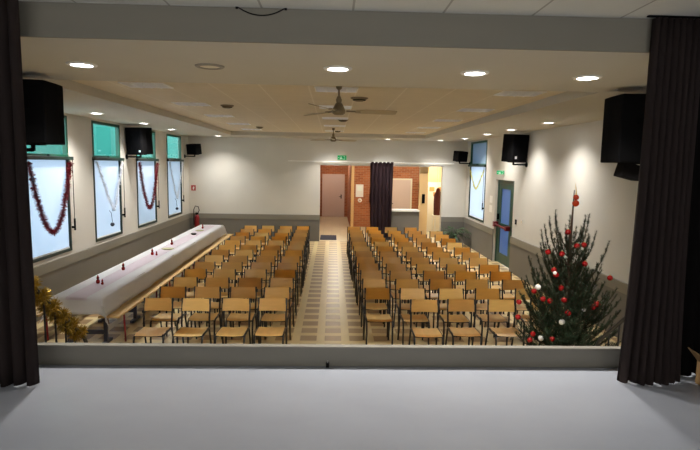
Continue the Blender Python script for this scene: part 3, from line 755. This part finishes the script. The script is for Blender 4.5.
# ------------------------------------------------------------------ Christmas tree
def tree(x, y, H=2.42):
    rnd = random.Random(21)
    t = thing('christmas_tree', 'dark green Christmas tree with upswept branches before the right chairs', 'tree', (x, y, 0))
    b = new(); tube(b, [(0,0,.02), (.01,0,.8), (0,.01,1.6), (0,0,H-.42), (.004,0,H-.06)], [.04,.032,.02,.012,.005], 10); obj('trunk', b, 'bark', t, smooth=True)
    b = new(); bx(b, -.3, .3, -.04, .04, 0, .06); bx(b, -.04, .04, -.3, .3, .06, .12); obj('stand', b, 'wood_stand', t)
    wood = new(); nd = new()
    def needles(P, dens, ln):
        for a, c in zip(P, P[1:]):
            L = (c-a).length
            if L < 1e-4: continue
            d = (c-a)/L; r1 = d.cross(Vector((.3, .2, 1))).normalized(); r2 = d.cross(r1)
            for _ in range(int(L*dens)+1):
                p = a+(c-a)*rnd.random(); th = rnd.uniform(0, 2*PI)
                o = (r1*math.cos(th)+r2*math.sin(th)); v = (o+d*.75).normalized()*ln*rnd.uniform(.7, 1.2); s = d.cross(o)*.0026
                f = [nd.verts.new(p-s), nd.verts.new(p+s), nd.verts.new(p+v)]; nd.faces.new(f)
    levels = 15
    for l in range(levels):
        fz = l/(levels-1); z = .22+(H-1.0)*fz**.95
        Lb = .54*(1-fz)**.8+.28
        nb = 15 if fz < .45 else (8 if fz < .75 else 5)
        off = rnd.uniform(0, 6)
        for k in range(nb):
            az = off+2*PI*k/nb+rnd.uniform(-.25, .25); L = min(.76, Lb*rnd.uniform(.6, 1.25))
            h = Vector((math.cos(az), math.sin(az), 0)); up = .2+.95*fz
            P = []
            for i in range(8):
                q = i/7; P.append(Vector((0,0,z)) + h*(L*(q*1.0-.30*q*q*(.5+fz))) + Vector((0,0,L*(up*q*.55+.55*q*q*(.45+.9*fz)-.10*(1-fz)*q*(1-q)))))
            tube(wood, P, [.008*(1-.7*i/7) for i in range(8)], 4)
            needles(P[1:], 680, .034)
            for i in range(2, 7):
                for sgn in (-1, 1):
                    if rnd.random() < .15: continue
                    d = (P[i+1]-P[i-1]).normalized(); side = d.cross(Vector((0,0,1))).normalized()*sgn
                    tl = L*(.42-.16*fz)*(1-i/9)*rnd.uniform(.7, 1.2)
                    dirv = (d*.8+side*.75+Vector((0,0,.3+.3*fz))).normalized()
                    Q = [P[i], P[i]+dirv*tl*.5, P[i]+dirv*tl+Vector((0,0,tl*.18))]
                    tube(wood, Q, [.004,.003,.002], 3); needles(Q, 560, .030)
    top = [Vector((0,0,z)) for z in (H-.75, H-.5, H-.2)]; needles(top, 420, .022)
    for v in wood.verts: pass
    obj('branches', wood, 'bark', t, smooth=True)
    obj('foliage', nd, 'needle', t)
    return t
TXc, TYc = 2.86, 6.2
tree(TXc, TYc, 2.46)
def bauble(p, r, m, lab, grp):
    t = thing('bauble', lab, 'bauble', p, 0, grp)
    b = new(); ball(b, (0,0,0), r, 16); obj('ball', b, m, t, smooth=True)
    b = new(); lathe(b, [(0, r*.95), (r*.25, r*.95), (r*.25, r*1.15), (0, r*1.2)], (0,0,0), 10); obj('cap', b, 'bcap', t)
# where each bauble hangs: height on the tree, sideways offset, offset towards the viewer
CAMX = (TXc/TYc)
def camproj_inv(px, py, y):
    fx = CAMAX[2]+CAMAX[0]*((px-350)/530)+CAMAX[1]*((225-py)/530)
    k = y/fx.y; return Vector((0,0,2.66))+fx*k
def axes():
    yaw, pit, rol = .034, .115, .018
    f = Vector((math.sin(yaw)*math.cos(pit), math.cos(yaw)*math.cos(pit), -math.sin(pit))); r = Vector((math.cos(yaw), -math.sin(yaw), 0)); u = r.cross(f)
    c, s = math.cos(rol), math.sin(rol); return (r*c+u*s, u*c-r*s, f)
CAMAX = axes()
reds = [(568, 232), (548, 252), (562, 254), (584, 245), (577, 246), (554, 270), (556, 275), (561, 288), (585, 264), (610, 278), (534, 291), (543, 299), (550, 301), (597, 304), (593, 307),
        (568, 313), (519, 302), (518, 317), (530, 340), (552, 339), (533, 334), (564, 300)]
reds = sorted(reds, key=lambda p: p[1])
for i, (px, py) in enumerate(reds):
    dxp = (px-581)/88; dep = TYc - .12 - .35*max(0, 1-abs(dxp)/.6)*min(1, (py-215)/110)
    p = camproj_inv(px, py, dep)
    bauble(p, .033 if i not in (15,) else .040, 'bred', 'shiny red bauble on the Christmas tree, %s from the top' % ORD[i], 'red tree baubles')
for i, (px, py) in enumerate([(538, 287), (562, 322), (541, 338), (555, 273), (584, 310)]):
    bauble(camproj_inv(px, py, TYc-.38 if px > 545 else TYc-.15), .034 if i < 3 else .02, 'bwhite', 'white bauble on the Christmas tree, %s' % ('upper left near a red one', 'low at the middle', 'low at the left', 'small one high on the left', 'small one right of the middle')[i], 'white tree baubles')
t = thing('tree_topper', 'orange-red topper of two balls and a spike on the Christmas tree tip', 'tree topper', camproj_inv(575.5, 205, TYc))
b = new(); ball(b, (0,0,.02), .04, 14); obj('lower_ball', b, 'borange', t, smooth=True)
b = new(); ball(b, (0,0,.09), .034, 14); obj('upper_ball', b, 'borange', t, smooth=True)
b = new(); tube(b, [(0,0,.11), (0,0,.16), (-.02,0,.26)], [.012,.007,.001], 8); obj('spike', b, 'bcap', t, smooth=True)

# ------------------------------------------------------------------ back wall: rail, curtain, signs, extinguisher, plant
t = thing('curtain_rail', 'long pale curtain rail along the back wall over the foyer opening', 'rail', (0,0,0))
b = new(); tube(b, [(-1.5, YB-.09, 2.72), (4.1, YB-.09, 2.72)], .016, 8); obj('rail', b, 'white', t)
for x in (-1.4, .9, 2.4, 4.0):
    b = box(x-.02, x+.02, YB-.09, YB, 2.715, 2.745); obj('wall_bracket', b, 'white', t)
drape('foyer_curtain', 'plum-brown curtain drawn together in the foyer opening', 'curtain', 1.24, 2.03, YB-.10, .12, 2.74, 6, .06, 'pdrape', seed=11, tie=lambda t: .9+.1*t)
def exit_sign(loc, rz, lab, sc):
    t = thing('exit_sign', lab, 'sign', loc, rz, 'green exit signs')
    obj('plate', box(-.15, .15, -.025, 0, -.075, .075), 'greensign', t)
    b = new()
    lathe_c = (-.03, 0, 0)
    prism(b, [(-.045,.03), (-.03,.045), (-.015,.03), (-.03,.015)], 'y', -.028, -.025)      # head
    prism(b, [(-.05,.012), (-.02,.012), (-.01,-.02), (.015,-.035), (.01,-.05), (-.03,-.03), (-.06,-.055), (-.075,-.045), (-.045,-.015)], 'y', -.028, -.025)
    prism(b, [(.04,.05), (.1,.05), (.1,-.055), (.04,-.055), (.04,-.045), (.09,-.045), (.09,.04), (.04,.04)], 'y', -.028, -.025)
    prism(b, [(-.12,.0), (-.095,.02), (-.095,-.02)], 'y', -.028, -.025)
    obj('pictogram', b, 'signwhite', t); t.scale = (sc, 1, sc)
    return t
exit_sign((.3, YB, 2.86), 0, 'green exit sign on the back wall above the foyer opening', 1)
exit_sign((XR-.1, 14.05, 2.5), 0, 'green exit sign on the right wall above the green door', .66)
# extinguisher
t = thing('fire_extinguisher', 'red fire extinguisher with black hose on the far left corner wall', 'fire extinguisher', (-4.55, YB-.125, .42))
b = new(); lathe(b, [(0,0), (.075,0), (.08,.02), (.08,.36), (.06,.42), (.025,.45), (0,.45)], (0,0,0), 18); obj('cylinder', b, 'extred', t, smooth=True)
b = new(); bx(b, -.025, .025, -.02, .02, .45, .5); bx(b, -.02, .02, -.13, .02, .5, .52); obj('valve', b, 'black', t)
b = new(); tube(b, [(.03,0,.47), (.08,0,.6), (.05,0,.72), (-.05,0,.74), (-.1,0,.62), (-.1,-.01,.3), (-.09,-.02,.1)], .014, 8); obj('hose', b, 'black', t, smooth=True)
b = box(-.04, .04, .075, .125, .1, .32); obj('wall_bracket', b, 'black', t)
t = thing('extinguisher_sign', 'small red extinguisher sign on the wall above the fire extinguisher', 'sign', (-4.68, YB, 1.76))
t.scale = (.75, 1, .75); obj('plate', box(-.1, .1, -.012, 0, -.12, .12), 'redsign', t)
b = new(); prism(b, [(-.03,-.07), (.03,-.07), (.03,.03), (.012,.05), (.012,.07), (-.012,.07), (-.012,.05), (-.03,.03)], 'y', -.015, -.012); prism(b, [(.02,.06), (.06,.04), (.06,.0), (.05,.0), (.05,.03), (.02,.045)], 'y', -.015, -.012)
obj('pictogram', b, 'signwhite', t)
# plant
def plant(x, y, lab):
    rnd = random.Random(4); t = thing('potted_plant', lab, 'plant', (x, y, 0))
    b = new(); lathe(b, [(0,0), (.13,0), (.17,.3), (.18,.32), (.16,.32), (.15,.28), (0,.28)], (0,0,0), 18); obj('pot', b, 'pot', t, smooth=True)
    lf = new(); st = new()
    for k in range(46):
        az = rnd.uniform(0, 2*PI); R = rnd.uniform(.15, .42); zt = rnd.uniform(.3, .58)
        e = Vector((R*math.cos(az), R*math.sin(az), zt)); s = Vector((.05*math.cos(az), .05*math.sin(az), .28))
        mid = (s+e)/2+Vector((0,0,.12)); tube(st, [s, mid, e], .004, 4)
        d = (e-mid).normalized(); sd = d.cross(Vector((0,0,1))).normalized(); L = rnd.uniform(.16, .26); w = L*.32
        q = [e, e+d*L*.35+sd*w, e+d*L*.75+sd*w*.6, e+d*L-Vector((0,0,.04)), e+d*L*.75-sd*w*.6, e+d*L*.35-sd*w]
        c = lf.verts.new(e+d*L*.5+Vector((0,0,.015))); vv = [lf.verts.new(p) for p in q]
        for i in range(6): lf.faces.new((c, vv[i], vv[(i+1) % 6]))
    obj('stems', st, 'leaf', t); obj('leaves', lf, 'leaf', t)
plant(4.0, YB-.72, 'leafy green potted plant on the floor in the far right corner')
# notices and switches on the right wall
for z, lab in ((1.72, 'upper white notice on the right wall beyond the green door'), (1.45, 'lower white notice on the right wall beyond the green door')):
    tag(obj('wall_notice', box(XR-.006, XR, 14.95, 15.2, z-.1, z+.1), 'paper'), lab, 'notice', 'white notices by the green door')
t = thing('light_switch', 'dark switch on the right wall just before the green door', 'switch', (XR, 12.93, 1.3))
obj('plate', box(-.02, 0, -.04, .04, -.06, .06), 'black', t); obj('rocker', box(-.028, -.02, -.02, .02, -.03, .03), 'steel', t)
t = thing('light_switch', 'white switch on the right wall nearer the stage than the dark one', 'switch', (XR, 12.5, 1.35))
obj('plate', box(-.015, 0, -.04, .04, -.04, .04), 'white', t); obj('rocker', box(-.022, -.015, -.02, .02, -.025, .025), 'cream', t)

# ------------------------------------------------------------------ foyer contents
t = thing('service_counter', 'grey service counter with a white top in the foyer opening', 'counter', (0,0,0))
obj('front_panel', box(1.55, 3.0, YB+.1, YB+.16, .002, 1.06), 'dado', t); obj('side_panel', box(1.55, 1.6, YB+.16, YB+.5, .002, 1.06), 'dado', t)
obj('worktop', box(1.5, 3.0, YB+.04, YB+.56, 1.06, 1.115), 'white', t, bevel=.005)
tag(obj('doormat', box(-.42, .16, 18.35, 19.55, .001, .014), 'mat', bevel=.004), 'navy doormat on the foyer floor at the end of the aisle', 'doormat')
t = thing('wall_notice', 'white notice board on the brick wall left of the foyer curtain', 'notice', (1.14, YC, 1.55))
obj('board', box(-.16, .16, -.015, 0, -.28, .25), 'paper', t); obj('sheet', box(-.1, .1, -.018, -.015, -.02, .18), 'signwhite', t)
t = thing('alarm_button', 'small white round fitting on the brick wall under the notice', 'alarm', (1.16, YC+.002, 1.13))
b = new(); lathe(b, [(0,0), (.09,0), (.08,.04), (0,.05)], (0,0,0), 16)
for v in b.verts: v.co = Vector((v.co.x, -v.co.z, v.co.y))
obj('cover', b, 'white', t)
b = new(); ball(b, (0,-.05,0), .025, 10); obj('button', b, 'redsign', t)
t = thing('hanging_jacket', 'dark item hanging on the brick wall against the foyer curtain', 'jacket', (1.72, YC, 1.3))
b = new(); lathe(b, [(0,-.4), (.12,-.38), (.16,-.2), (.15,.1), (.1,.3), (.03,.38), (0,.39)], (0,-.1,0), 14)
for v in b.verts: v.co.y = -.1+(v.co.y+.1)*.5
obj('body', b, 'darkcoat', t, smooth=True)
b = new(); tube(b, [(0, 0, .42), (0, -.1, .42), (0, -.1, .36)], .012, 6); obj('hook', b, 'chrome', t)
t = thing('wall_phone', 'black wall phone on the pale post beside the counter', 'phone', (3.15, YB+.24, 1.5))
obj('base', box(-.05, .05, -.03, 0, -.16, .16), 'black', t, bevel=.005); b = new(); tube(b, [(-.02, -.045, -.12), (-.02, -.06, 0), (-.02, -.045, .14)], .02, 8); obj('handset', b, 'black', t)
t = thing('side_table', 'small white table in the bright room right of the counter', 'table', (4.2, 20.3, 0))
obj('tabletop', box(-.3, .3, -.3, .3, .72, .75), 'white', t)
for sx in (-1, 1):
    for sy in (-1, 1): obj('leg', box(sx*.27-.02, sx*.27+.02, sy*.27-.02, sy*.27+.02, 0, .72), 'white', t)
t = thing('hanging_coat', 'dark red coat hanging at the right jamb of the foyer opening', 'coat', (3.84, 19.2, 1.35))
b = new(); lathe(b, [(0,-.5), (.14,-.5), (.15,-.1), (.14,.25), (.08,.36), (.06,.46), (0,.5)], (0,0,0), 14); obj('body', b, 'coat', t, smooth=True)
b = new(); tube(b, [(0,0,.49), (0,0,1.43)], .008, 6); obj('hanger_rod', b, 'chrome', t)
for k, (x, z) in enumerate(((3.95, 1.72), (4.28, 1.72), (4.11, 1.52))):
    tag(obj('wall_tile', box(x-.1, x+.1, 20.985, 21.0, z-.08, z+.08), 'orange'), ('left orange tile of three on the white kitchen wall', 'right orange tile of three on the white kitchen wall', 'lowest orange tile of three on the white kitchen wall')[k], 'tile', 'orange kitchen tiles')
def ceil_lamp(x, y, z, w, lab, col=(1, .9, .72)):
    t = thing('ceiling_lamp', lab, 'ceiling light', (x, y, z), 0, 'foyer ceiling lamps')
    b = new(); lathe(b, [(0,-.06), (.11,-.05), (.14,-.02), (.14,-.008), (0,-.008)], (0,0,0), 20); obj('diffuser', b, 'lamp', t, smooth=True)
    b = new(); lathe(b, [(0,-.008), (.15,-.008), (.15,0), (0,0)], (0,0,0), 20); obj('base', b, 'white', t)
    L = bpy.data.lights.new('lamp_light', 'POINT'); L.energy = w; L.color = col; L.shadow_soft_size = .12
    lo = bpy.data.objects.new('lamp_light', L); C.objects.link(lo); lo.parent = t; lo.location = (0,0,-.22)
ceil_lamp(.2, 20.6, 2.78, 17, 'round foyer ceiling lamp nearest the opening')
ceil_lamp(.15, 25.0, 2.78, 15, 'round foyer ceiling lamp before the far pink door')
ceil_lamp(2.3, 20.6, 2.78, 13, 'round foyer ceiling lamp behind the counter')
ceil_lamp(3.9, 20.1, 2.78, 28, 'round ceiling lamp in the small yellow room', (1, .9, .72))

# ------------------------------------------------------------------ daylight
w = bpy.data.worlds.new('sky'); SC.world = w; w.use_nodes = True
nt = w.node_tree; bg = nt.nodes['Background']
bg.inputs[0].default_value = (.86, .93, 1.0, 1); bg.inputs[1].default_value = 3.2
def portal(x, y0, y1, z0, z1, rot):
    L = bpy.data.lights.new('daylight_portal', 'AREA'); L.shape = 'RECTANGLE'; L.size = z1-z0; L.size_y = y1-y0
    L.cycles.is_portal = True
    o = bpy.data.objects.new('daylight_portal', L); C.objects.link(o); o.location = (x, (y0+y1)/2, (z0+z1)/2); o.rotation_euler = (0, rot, 0)
for a, b in WIN: portal(XL-.12, a, b, WZ0, WZ1, -PI/2)
portal(XR+.2, *WINR, WZ0, WZ1, PI/2); portal(XR+.28, *DOOR, 0, 2.3, PI/2)

# ------------------------------------------------------------------ camera
cam = bpy.data.cameras.new('camera'); co = bpy.data.objects.new('camera', cam); C.objects.link(co)
r, u, f = CAMAX
co.matrix_world = Matrix(((r.x, u.x, -f.x, 0), (r.y, u.y, -f.y, 0), (r.z, u.z, -f.z, 2.66), (0, 0, 0, 1)))
cam.sensor_width = 36; cam.lens = 530/700*36; cam.clip_start = .05; cam.clip_end = 200
SC.camera = co
vs_ = SC.view_settings; vs_.view_transform = 'Standard'; vs_.look = 'None'; vs_.gamma = 1; vs_.use_curve_mapping = False; vs_.exposure = 1.1
